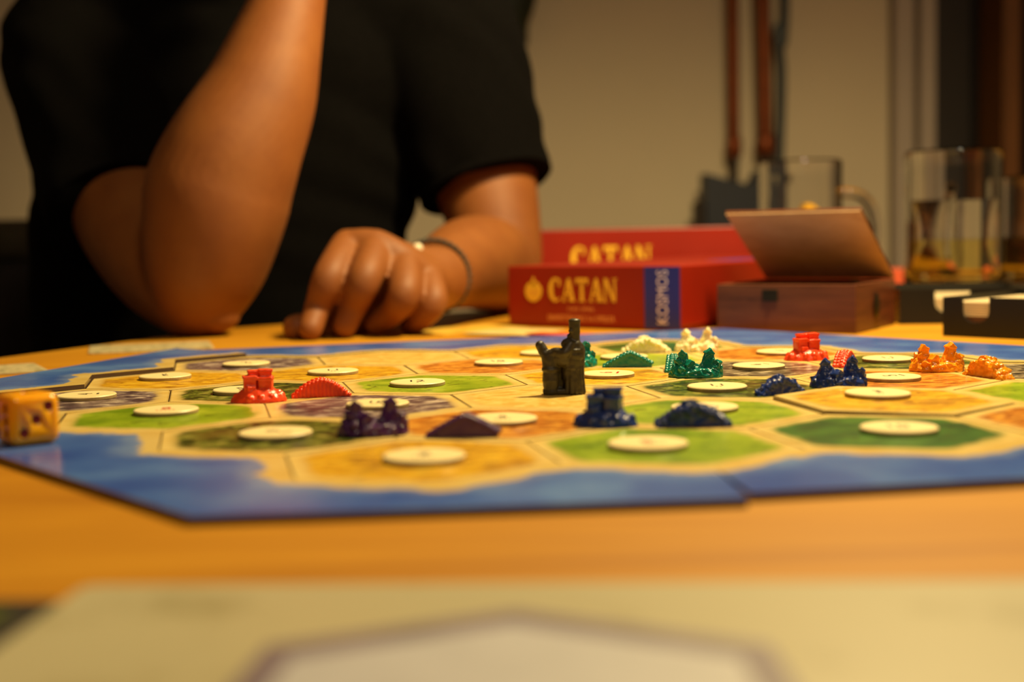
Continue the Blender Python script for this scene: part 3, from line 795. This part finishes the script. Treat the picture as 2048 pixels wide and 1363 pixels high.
hx = [(-.0147, .0535), (-.0565, .032), (-.0590, -.060), (.0360, -.060), (.0295, .032)]
add_prism(bm, hx[::-1], .0006, .00068); obj('printed_hexagon_border', bm, M_pg, cr)
cxh, cyh = -.0135, 0
bm = bmesh.new(); add_prism(bm, [(cxh+(x-cxh)*.86, -.003+y*.88) for x, y in hx][::-1], .00068, .00074); obj('printed_hexagon_field', bm, M_pw, cr)
gc = card('green_card', 'dark-edged green card tucked at the bottom left corner beside the beige sheet', -.126, .222, .066, .085, -4, M_blackedge, .0001, .0005)
bm = bmesh.new(); add_prism(bm, [(-.033, -.042), (.026, -.042), (.026, .036), (-.033, .036)], .0005, .00056); obj('printed_field', bm, M_gr, gc)
card('map_card', 'pale printed card lying at the table edge beside the resting elbow', -.238, .884, .078, .062, 16, M_grey)
card('map_card', 'pale printed card at the left picture edge behind the sea frame', -.302, .742, .078, .054, 28, M_grey)
card('resource_card', 'bright yellow card under the knuckles of the resting hand', -.034, .985, .054, .080, -52, M_yel, .0002)
card('resource_card', 'pale yellow card lying in front of the red box', .002, .941, .054, .052, -35, M_pale, .0010)
card('orange_card', 'small orange-red card tucked between sea frame and red box', .032, .905, .020, .046, 52, M_orc, .0018, .0004)

# ------------------------------------------------------------------ boxes with lettering
M_red = plain('box_red', '#921E08', .4, .06, 20); M_kblue = plain('box_blue', '#2A3690', .4, .06, 20); M_gold = plain('gold_print', '#F4C43A', .4, .08, 60)
M_silver = plain('pale_print', '#F0E4F0', .45, .05, 60); M_orprint = plain('orange_print', '#E8A050', .45, .06, 60)
def letter(bm, ch, x, w, h, z1):
    s = w*.23; t_ = w*.10
    def P(pts): add_prism(bm, pts, 0, z1)
    if ch == 'T':
        P([(x+w/2-s*.55, .02*h), (x+w/2+s*.55, .02*h), (x+w/2+s*.45, h*.9), (x+w/2-s*.45, h*.9)])
        P([(x, h*.86), (x+w, h*.86), (x+w, h), (x, h)]); P([(x, h*.74), (x+t_, h*.74), (x+t_*1.2, h*.88), (x, h*.88)]); P([(x+w-t_, h*.74), (x+w, h*.74), (x+w, h*.88), (x+w-t_*1.2, h*.88)])
        P([(x+w/2-s, 0), (x+w/2+s, 0), (x+w/2+s, h*.05), (x+w/2-s, h*.05)])
    elif ch == 'A':
        P([(x+.02*w, 0), (x+.16*w, 0), (x+.55*w, h), (x+.44*w, h)]); P([(x+.66*w, 0), (x+w, 0), (x+.62*w, h), (x+.42*w, h)])
        P([(x+.2*w, h*.28), (x+.8*w, h*.28), (x+.78*w, h*.38), (x+.24*w, h*.38)])
        P([(x-.05*w, 0), (x+.28*w, 0), (x+.28*w, h*.05), (x-.05*w, h*.05)]); P([(x+.58*w, 0), (x+1.06*w, 0), (x+1.06*w, h*.05), (x+.58*w, h*.05)])
    elif ch == 'N':
        P([(x+.04*w, 0), (x+.16*w, 0), (x+.16*w, h), (x+.04*w, h)]); P([(x+.84*w, 0), (x+.96*w, 0), (x+.96*w, h), (x+.84*w, h)])
        P([(x+.74*w, 0), (x+.96*w, 0), (x+.26*w, h), (x+.0*w, h)])
        P([(x-.06*w, 0), (x+.28*w, 0), (x+.28*w, h*.05), (x-.06*w, h*.05)]); P([(x+.7*w, h*.95), (x+1.08*w, h*.95), (x+1.08*w, h), (x+.7*w, h)])
    elif ch == 'C':
        cx, cy = x+w*.56, h/2; N = 18; o, i_ = [], []
        for k in range(N+1):
            a = math.radians(48+264*k/N); th = .13+.13*math.sin(math.pi*k/N)
            o.append((cx+w*.56*math.cos(a), cy+h*.52*math.sin(a))); i_.append((cx+w*(.56-th*1.2)*math.cos(a)+.04*w, cy+h*(.52-th*.55)*math.sin(a)))
        for k in range(N): P([o[k], o[k+1], i_[k+1], i_[k]])
        P([(x+w*.80, h*.66), (x+w*.95, h*.66), (x+w*.98, h*.96), (x+w*.84, h*.9)])
def lettering(word, W, H, z1=.0003):
    bm = bmesh.new(); n = len(word); cw = W/(n+.30*(n-1)*.45)
    for k, c in enumerate(word): letter(bm, c, k*cw*1.135, cw, H, z1)
    return bm
def face_part(name, me_or_bm, mat, parent, M):
    me = me_or_bm if isinstance(me_or_bm, bpy.types.Mesh) else bm_mesh(me_or_bm)
    me.transform(M); return link(name, me, mat, parent)
def game_box(name, label, x, y, deg, L, D, H, decorate):
    e = thing(name, label, 'box', (x, y, .0003), math.radians(deg))
    lid_h = H*.93
    bm = bmesh.new(); add_box(bm, (.0012, .0012, 0), (L-.0012, D-.0012, H*.5), bevel=.0006); obj('box_base', bm, M_red, e)
    bm = bmesh.new(); add_box(bm, (0, 0, H-lid_h), (L, D, H), bevel=.0008); obj('box_lid', bm, M_red, e)
    decorate(e, L, D, H); return e
FX = Matrix.Rotation(math.pi/2, 4, 'X')      # x,y of a print -> x,z on the front face
def deco_front(e, L, D, H):
    T = lambda x, z: Matrix.Translation((x, -.0001, z)) @ FX
    face_part('brand_lettering', lettering('CATAN', .0585, .0170), M_gold, e, T(.0375, .0192))
    bm = bmesh.new(); disc_bm(bm, 0, 0, .0075, 0, .0003, 28); add_prism(bm, [(-.003, .004), (.003, .004), (0, .011)], 0, .0003); face_part('round_emblem', bm, M_gold, e, T(.0235, .0263))
    bm = bmesh.new(); add_prism(bm, [(-.005, -.0003), (.005, -.0003), (.005, .0005), (-.005, .0005)], .0003, .0004); add_prism(bm, [(-.0038, -.0032), (.0038, -.0032), (.0032, -.0026), (-.0032, -.0026)], .0003, .0004); face_part('emblem_lines', bm, M_orprint, e, T(.0235, .0263))
    face_part('subtitle', text_mesh('DAS SPIEL', .004, .0001, width=.023, height=.0026), M_orprint, e, T(.066, .0138))
    face_part('tagline', text_mesh('ERWEITERUNG 5-6 SPIELER', .004, .0001, width=.058, height=.0042), M_orprint, e, T(.0655, .0070))
    bm = bmesh.new(); add_box(bm, (L-.0295, -.00012, .0012), (L-.0010, .001, H-.0004)); face_part('publisher_band', bm, M_kblue, e, Matrix.Identity(4))
    face_part('publisher_lettering', text_mesh('KOSMOS', .008, .0001, width=.0375, height=.0088), M_silver, e, Matrix.Translation((L-.0150, -.0002, H*.52)) @ FX @ Matrix.Rotation(math.pi/2, 4, 'Z'))
    bm = bmesh.new(); add_box(bm, (.098, .128, H-.001), (.122, .186, H+.00012)); face_part('top_band', bm, M_kblue, e, Matrix.Identity(4))
game_box('game_box', 'low red box with gold lettering and blue band, in front of the taller red box', -.002, 1.015, -36.87, .149, .295, .045, deco_front)
def deco_back(e, L, D, H):
    T = lambda x, z: Matrix.Translation((x, -.0001, z)) @ FX
    face_part('brand_lettering', lettering('CATAN', .074, .022), M_gold, e, T(.028, .0335))
game_box('game_box', 'taller red box with gold lettering standing behind the low red box', .0290, 1.264, -2, .206, .285, .0715, deco_back)

# wooden chest with half-open lid
M_chest = wood_mat('chest_wood', '#6A3A22', '#7E4A2C', '#4A2616', (10, 10, 140), (0, 0, 0), .42)
M_lidin = wood_mat('chest_lid_inner', '#CCAA7C', '#D6B88C', '#B8946A', (20, 30, 20), (0, 0, 0), .55)
M_brass = plain('dark_metal', '#2E2A20', .45, .3, 80, metal=.6)
ux = math.degrees(math.atan2(-.527, .85)); L, D_, H = .097, .090, .032
cs = thing('wooden_chest', 'small dark wooden chest with its lid half open beside the red box', 'chest', (.1415, .924, .0003), math.radians(ux))
w = .004
bm = bmesh.new(); add_box(bm, (0, 0, 0), (L, w, H), bevel=.0005); obj('front_panel', bm, M_chest, cs)
bm = bmesh.new(); add_box(bm, (0, D_-w, 0), (L, D_, H), bevel=.0005); obj('back_panel', bm, M_chest, cs)
for x in (0, L-w):
    bm = bmesh.new(); add_box(bm, (x, w, 0), (x+w, D_-w, H), bevel=.0005); obj('side_panel', bm, M_chest, cs)
bm = bmesh.new(); add_box(bm, (w, w, .0005), (L-w, D_-w, .003)); obj('bottom_panel', bm, M_chest, cs)
bm = bmesh.new(); add_box(bm, (.033, -.0008, .0205), (.044, .0004, .0285), bevel=.0004); add_cyl(bm, (.0385, -.0016, .0225), (.0385, .0, .0225), .0016, .0016, 12); obj('latch', bm, M_brass, cs)
bm = bmesh.new(); Mr = Matrix.Translation((L+.0003, .043, .016)) @ Matrix.Rotation(math.pi/2, 4, 'Y')
add_lathe(bm, [(0, 0), (.0048, 0), (.0060, .0006), (.0048, .0014), (.002, .0010), (0, .0016)], 20, Mr @ Matrix.Diagonal((1.45, 1, 1, 1))); obj('side_medallion', bm, M_brass, cs, True)
lid_ang = math.radians(-32)
Ml = Matrix.Translation((0, D_, H+.0001)) @ Matrix.Rotation(lid_ang, 4, 'X')
bm = bmesh.new(); add_box(bm, (.0008, -D_, .0008), (L-.0008, 0, .0030), Ml, .0004); lid = obj('lid', bm, M_chest, cs)
bm = bmesh.new(); add_box(bm, (.0012, -D_+.0004, 0), (L-.0012, -.0004, .0010), Ml); obj('lid_lining', bm, M_lidin, lid)

# black card trays
M_blk = plain('black_plastic', '#050404', .5, .2, 60); M_cardw = plain('card_white', '#D8C49C', .5, .05, 80); M_cardb = plain('card_brown', '#6A4020', .5, .1, 80)
def tray(label, x, y, deg, Lx, Ly, H, notch0, notch1, nd, lift):
    e = thing('card_tray', label, 'tray', (x, y, .0003), math.radians(deg))
    w = .0018
    pts = [(0, 0), (Lx, 0), (Lx, H), (notch1, H), (notch1, H-nd*.55)]
    cxn, rn = (notch0+notch1)/2, (notch1-notch0)/2
    for k in range(0, 9): a = -math.pi*k/8; pts.append((cxn+rn*math.cos(a), H-nd*.55+nd*.45*math.sin(a)))
    pts += [(notch0, H), (0, H)]
    bm = bmesh.new(); add_prism(bm, pts, -w, 0, FX); obj('front_wall', bm, M_blk, e)
    bm = bmesh.new(); add_box(bm, (0, Ly-w, 0), (Lx, Ly, H)); obj('back_wall', bm, M_blk, e)
    for xx in (0, Lx-w):
        bm = bmesh.new(); add_box(bm, (xx, w, 0), (xx+w, Ly-w, H)); obj('side_wall', bm, M_blk, e)
    bm = bmesh.new(); add_box(bm, (w, w, 0), (Lx-w, Ly-w, .0015)); obj('floor_panel', bm, M_blk, e)
    return e
def stack(label, e, Lx, Ly, z0, z1, mat):
    bm = bmesh.new(); nn = 6; rr = random.Random(int(Lx*1e5))
    for k in range(nn):
        za, zb = z0+(z1-z0)*k/nn, z0+(z1-z0)*(k+.85)/nn; dx = rr.uniform(-.0006, .0006); add_box(bm, (.003+dx, .0028, za), (Lx-.003+dx, Ly-.004, zb))
    o = obj('card_deck', bm, mat); o.location = e.location; o.rotation_euler = e.rotation_euler; return tag(o, label, 'cards')
t1 = tray('front black tray with a notch at the right picture edge', .2712, .8440, -47, .064, .10, .0245, .013, .031, .016, 0)
stack('pale cards lying in the front black tray', t1, .064, .10, .0125, .0215, M_cardw)
stack('brown cards under the pale ones in the front black tray', t1, .064, .10, .0017, .0123, M_cardb)
t2 = tray('rear black tray with a notch, in front of the mug with golden drink', .2745, .9490, -8, .094, .10, .0245, .024, .048, .018, 0)
stack('pale cards lying in the rear black tray', t2, .094, .10, .0017, .0180, M_cardw)

# ------------------------------------------------------------------ glass mugs
def mug(name, label, cx, cy, r, H, water=None, handle=True, hdir=0.0, fl=0.0):
    e = thing(name, label, 'mug', (cx, cy, .0003))
    wl, bt = .0036, .014
    bm = bmesh.new(); n = 48
    prof = [(0, 0), (r*.90, 0), (r*.95, .002), (r, .010), (r, H-.004), (r-wl*.3, H-.0006), (r-wl*.55, H), (r-wl, H-.002), (r-wl, bt+.006), (r-wl-.003, bt+.001), (0, bt)]
    pf = [prof[0]]
    for a, b in zip(prof, prof[1:]):
        m_ = max(1, int(abs(b[1]-a[1])/.010)); pf += [(a[0]+(b[0]-a[0])*k/m_, a[1]+(b[1]-a[1])*k/m_) for k in range(1, m_+1)]
    prof = pf
    rings = []
    for rr, z in prof:
        if rr == 0: rings.append([bm.verts.new((0, 0, z))]); continue
        ring = []
        for k in range(n*2):
            a = 2*math.pi*k/(n*2); q = 1.0
            if .02 < z < H*.94 and rr >= r-1e-6: q = 1.0
            ring.append(bm.verts.new((rr*q*math.cos(a), rr*q*math.sin(a), z)))
        rings.append(ring)
    for a, b in zip(rings, rings[1:]):
        m = n*2
        for k in range(m):
            k2 = (k+1) % m
            if len(a) == 1: bm.faces.new((a[0], b[k2], b[k]))
            elif len(b) == 1: bm.faces.new((a[k], a[k2], b[0]))
            else: bm.faces.new((a[k], a[k2], b[k2], b[k]))
    obj('glass_body', bm, M_glass, e, True)
    if handle:
        pts = []
        for k in range(11):
            a = math.pi/2-math.pi*k/10; rad = r-.001+.034*max(0, math.cos(a))**.7
            pts.append((Vector((rad*math.cos(hdir), rad*math.sin(hdir), H*.46+H*.30*math.sin(a))), .0055))
        bm = bmesh.new(); add_chain(bm, pts, 14); me = remesh(bm, .0012, 3); link('handle', me, M_glass, e)
    if water:
        bm = bmesh.new(); ri = r-wl-.0002
        zl = fl
        if water > fl+.003:
            add_lathe(bm, [(0, zl+.0003), (ri, zl+.0003), (ri, water), (ri-.0008, water-.0006), (0, water-.0007)], 64)
            obj('clear_drink', bm, M_water, e, True); bm = bmesh.new()
        add_lathe(bm, [(0, bt+.0003), (ri-.004, bt+.0010), (ri, bt+.0062), (ri, zl), (0, zl)], 64)
        obj('golden_drink', bm, M_gold_l, e, True)
    return e
mug('glass_mug', 'large glass mug with golden drink and clear layer behind the black trays', .3960, 1.205, .0425, .1345, .0905, True, math.radians(75), .056)
mug('glass_mug', 'empty glass mug with handle behind the wooden chest', .2900, 1.345, .0405, .1350, None, True, math.radians(-8))
mug('drinking_glass', 'smaller glass with golden drink cut off by the right picture edge', .4930, 1.265, .0360, .1120, .0560, False, 0, .056)
# little things behind
M_coral = plain('coral_card', '#D8603E', .5, .08, 40); M_ypack = plain('yellow_paper', '#C89A14', .5, .12, 40, bump=.4, bscale=60)
bm = bmesh.new(); add_box(bm, (-.03, -.02, 0), (.026, .02, .024), bevel=.002); o = obj('coral_box', bm, M_coral); o.location = (.3900, 1.41, .0003); o.rotation_euler = (0, 0, .06); tag(o, 'low coral-red box glimpsed left behind the mug with golden drink', 'box')
bm = bmesh.new(); yy = 1.36; bx = at(1552, 430, yy*1000).x; add_prism(bm, [(0, 0), (.024, 0), (.020, .078), (.012, .088), (.0035, .092), (0, .088)], -.012, .012, FX)
bmesh.ops.bevel(bm, geom=list(bm.edges), offset=.002, segments=2, affect='EDGES'); o = obj('yellow_packet', bm, M_ypack, smooth=True); o.location = (bx-.0005, yy-.12, .0003); tag(o, 'small yellow paper packet peeking over the open chest lid', 'packet')

# ------------------------------------------------------------------ person
per = thing('person', 'person in black t-shirt, elbow on the table, other hand resting by the board', 'person', (-.23, 1.22, -.75))
inv = Matrix.Translation(per.location).inverted()
def body():
    bm = bmesh.new(); m = MM
    def c(pts, seg=36): add_chain(bm, [(at(a, b, Y), r*m) for a, b, Y, r in pts], max(seg, 28))
    # propped arm (left in the picture)
    c([(190, 110, 1240, 56), (235, 300, 1150, 50), (262, 420, 1095, 47), (325, 525, 1035, 42), (388, 590, 992, 33)])
    c([(398, 590, 986, 32), (412, 520, 980, 44), (428, 430, 975, 51), (440, 375, 975, 52), (470, 300, 975, 48), (517, 200, 980, 41), (549, 100, 985, 33.5), (578, 0, 990, 26.5), (597, -80, 995, 23)])
    add_ball(bm, at(432, 628, 978), (.018, .020, .014))
    # hand under the chin
    c([(600, -85, 998, 24), (628, -150, 1010, 30), (650, -200, 1030, 26)])
    for dx, L_ in ((-34, 1), (-12, 1.1), (10, 1.05), (30, .9)): c([(635+dx, -190, 1015, 11), (640+dx, -265*L_-5, 1030, 10), (655+dx, -300*L_, 1065, 8.5)], 14)
    c([(600, -150, 1010, 14), (590, -230, 1020, 11), (600, -275, 1035, 9)], 14)
    # resting arm
    c([(900, 90, 1270, 54), (955, 300, 1240, 49), (978, 400, 1222, 45), (1000, 500, 1205, 38), (1003, 545, 1198, 35)])
    c([(1003, 548, 1198, 35), (975, 528, 1150, 40), (940, 525, 1105, 38), (900, 540, 1055, 31), (872, 556, 1012, 25)])
    # resting hand: palm
    W = (868, 556, 1008, 24)
    for k in ((697, 492, 968, 12.5), (752, 494, 962, 13), (808, 524, 958, 12.5), (850, 552, 966, 11.5)): c([W, ((W[0]+k[0])/2, (W[1]+k[1])/2+6, 986, 17), k], 16)
    c([(868, 560, 1008, 21), (800, 575, 985, 16)], 16)
    c([(697, 493, 968, 12.5), (752, 495, 962, 13), (808, 525, 958, 12.5), (850, 552, 966, 11.5)], 16)
    c([(686, 520, 956, 9.8), (744, 521, 950, 10), (803, 552, 949, 9.8), (853, 572, 957, 9)], 16)
    # fingers
    c([(694, 494, 966, 12.3), (660, 554, 930, 12.0), (638, 610, 932, 9.6), (621, 657, 920, 8.4)], 16)
    c([(752, 497, 961, 12.4), (730, 556, 926, 12.0), (708, 610, 931, 9.6), (690, 650, 930, 8.6)], 16)
    c([(810, 526, 957, 12.0), (808, 586, 928, 11.6), (784, 624, 938, 9.6), (752, 646, 948, 8.2)], 16)
    c([(855, 553, 965, 10.8), (866, 602, 942, 10.4), (842, 635, 946, 8.8), (820, 648, 958, 7.6)], 16)
    c([(830, 590, 1000, 16), (745, 625, 985, 13), (650, 648, 958, 10.8), (592, 655, 938, 9.4)], 16)
    # chest, neck, head (above the frame)
    add_capsule(bm, (-.40, 1.245, .235), (-.065, 1.26, .235), .05, .05)
    add_capsule(bm, (-.225, 1.28, .20), (-.185, 1.215, .37), .058, .052)
    hd = Vector((-.170, 1.165, .455))
    add_ball(bm, hd, (.075, .095, .105), 28); add_ball(bm, hd+Vector((0, -.03, -.055)), (.055, .062, .06), 22)
    add_capsule(bm, hd+Vector((0, -.092, .01)), hd+Vector((0, -.112, -.022)), .009, .014); add_ball(bm, hd+Vector((0, -.085, .035)), (.045, .016, .010))
    add_ball(bm, hd+Vector((0, -.092, -.052)), (.026, .010, .006)); add_ball(bm, hd+Vector((0, -.088, -.064)), (.022, .010, .007)); add_ball(bm, hd+Vector((0, -.078, -.092)), (.02, .018, .016))
    for s in (-1, 1): add_ball(bm, hd+Vector((s*.077, .005, -.01)), (.010, .018, .030))
    me = remesh(bm, .0017, 4, .5, 'body')
    me.transform(inv); return link('body', me, M_skin, per), hd
bd_, hd = body()
for s in (-1, 1):
    bm = bmesh.new(); add_ball(bm, hd+Vector((s*.031, -.082, .012)), .0115, 14); me = bm_mesh(bm, 'eye', True); me.transform(inv); link('eye', me, M_eye, per)
bm = bmesh.new(); add_ball(bm, hd+Vector((0, .018, .022)), (.084, .095, .098), 28); add_ball(bm, hd+Vector((0, -.03, .075)), (.066, .06, .035)); me = remesh(bm, .004, 2, .5, 'hair', rough(3, .006, 60)); me.transform(inv); link('hair', me, M_hair, per)

def shirt():
    bm = bmesh.new(); m = MM
    def E(px, py, Y, rx, ry, rz): add_ball(bm, at(px, py, Y), (rx*m, ry*m, rz*m), 32)
    E(440, 640, 1265, 176, 118, 190); E(440, 480, 1262, 176, 116, 170); E(455, 330, 1265, 182, 112, 160); E(500, 180, 1275, 198, 102, 110); E(500, 120, 1275, 205, 85, 95); E(500, 30, 1275, 110, 84, 60)
    add_ball(bm, (-.262, 1.285, -.16), (.172, .125, .17), 32)
    c = lambda pts, seg=28: add_chain(bm, [(at(a, b, Y), r*m) for a, b, Y, r in pts], seg)
    c([(300, 60, 1270, 62), (165, 95, 1245, 70)]); c([(720, 40, 1280, 66), (890, 95, 1268, 72)])
    # sleeves: cut flat at the hem
    def sleeve(p0, r0, p1, r1):
        p0, p1 = at(*p0), at(*p1); add_cyl(bm, p0, p1, r0*m, r1*m, 36); add_ball(bm, p0, r0*m*1.0, 28)
    sleeve((165, 110, 1245), 71, (250, 436, 1094), 60)
    sleeve((890, 110, 1262), 74, (972, 372, 1224), 61)
    def folds(co):
        w = mnoise.noise(Vector((co.x*16, co.y*10, co.z*7))+Vector((3, 1, 7)))
        w2 = math.sin((co.x*.8+co.z*1.1)*95+6*mnoise.noise(co*9))
        return .004*w + .0011*w2
    me = remesh(bm, .0036, 4, .5, 'shirt', folds)
    # cut the sleeve insides open a little by pushing nothing: hems follow below
    me.transform(inv); return link('t_shirt', me, M_shirt, per)
sh = shirt()
def hem(p0, p1, r):
    p0, p1 = at(*p0), at(*p1); q = (p1-p0).to_track_quat('Z', 'Y').to_matrix().to_4x4(); M = inv @ Matrix.Translation(p1) @ q
    bm = bmesh.new(); add_lathe(bm, [(r*MM-.0028, -.004), (r*MM+.0008, -.006), (r*MM+.001, .001), (r*MM-.0002, .0022), (r*MM-.0028, .001)], 48, M, closed=True); obj('sleeve_hem', bm, M_shirt, sh, True)
hem((165, 110, 1245), (250, 436, 1094), 60); hem((890, 110, 1262), (972, 372, 1224), 61)
bm = bmesh.new()
add_ball(bm, (-.262, 1.30, -.26), (.18, .15, .10), 24)
for s in (-1, 1): add_chain(bm, [(Vector((-.262+s*.09, 1.27, -.25)), .075), (Vector((-.262+s*.13, .93, -.22)), .06), (Vector((-.262+s*.13, .98, -.66)), .045)], 18); add_box(bm, (-.262+s*.13-.045, .83, -.75), (-.262+s*.13+.045, 1.03, -.68), bevel=.01)
me = remesh(bm, .008, 3, .5, 'trousers'); me.transform(inv); link('trousers', me, M_trous, per)
# beaded bracelet
M_bead = plain('dark_bead', '#3A3A34', .3, .2, 100, metal=.4); M_pearl = plain('pale_bead', '#E8DCC0', .2, .03, 100)
wc, wd_ = at(868, 552, 1014), (at(900, 540, 1055)-at(868, 556, 1008)).normalized(); q = wd_.to_track_quat('Z', 'Y').to_matrix().to_4x4()
Mb = inv @ Matrix.Translation(wc) @ q; br = None
bm = bmesh.new(); rb = .0272
for k in range(64):
    a, b = 2*math.pi*k/64, 2*math.pi*(k+1)/64
    add_cyl(bm, Mb @ Vector((rb*math.cos(a), rb*math.sin(a), 0)), Mb @ Vector((rb*math.cos(b), rb*math.sin(b), 0)), .0009, .0009, 6)
br = obj('bracelet', bm, M_bead, per)
beadme = bm_mesh((lambda b: (add_ball(b, (0, 0, 0), .0024, 10), b)[1])(bmesh.new()), 'bead', True); beadme.materials.append(M_bead)
for k in range(36):
    a = 2*math.pi*k/36; o = bpy.data.objects.new('bead', beadme); C.objects.link(o); o.parent = br; o.location = Mb @ Vector((rb*math.cos(a), rb*math.sin(a), 0))
cl = Vector(at(835, 497, 985)); bm = bmesh.new(); add_ball(bm, inv @ cl, .0042, 14); o = obj('pale_clasp_bead', bm, M_pearl, br, True); o['label'] = 'pale shiny bead'
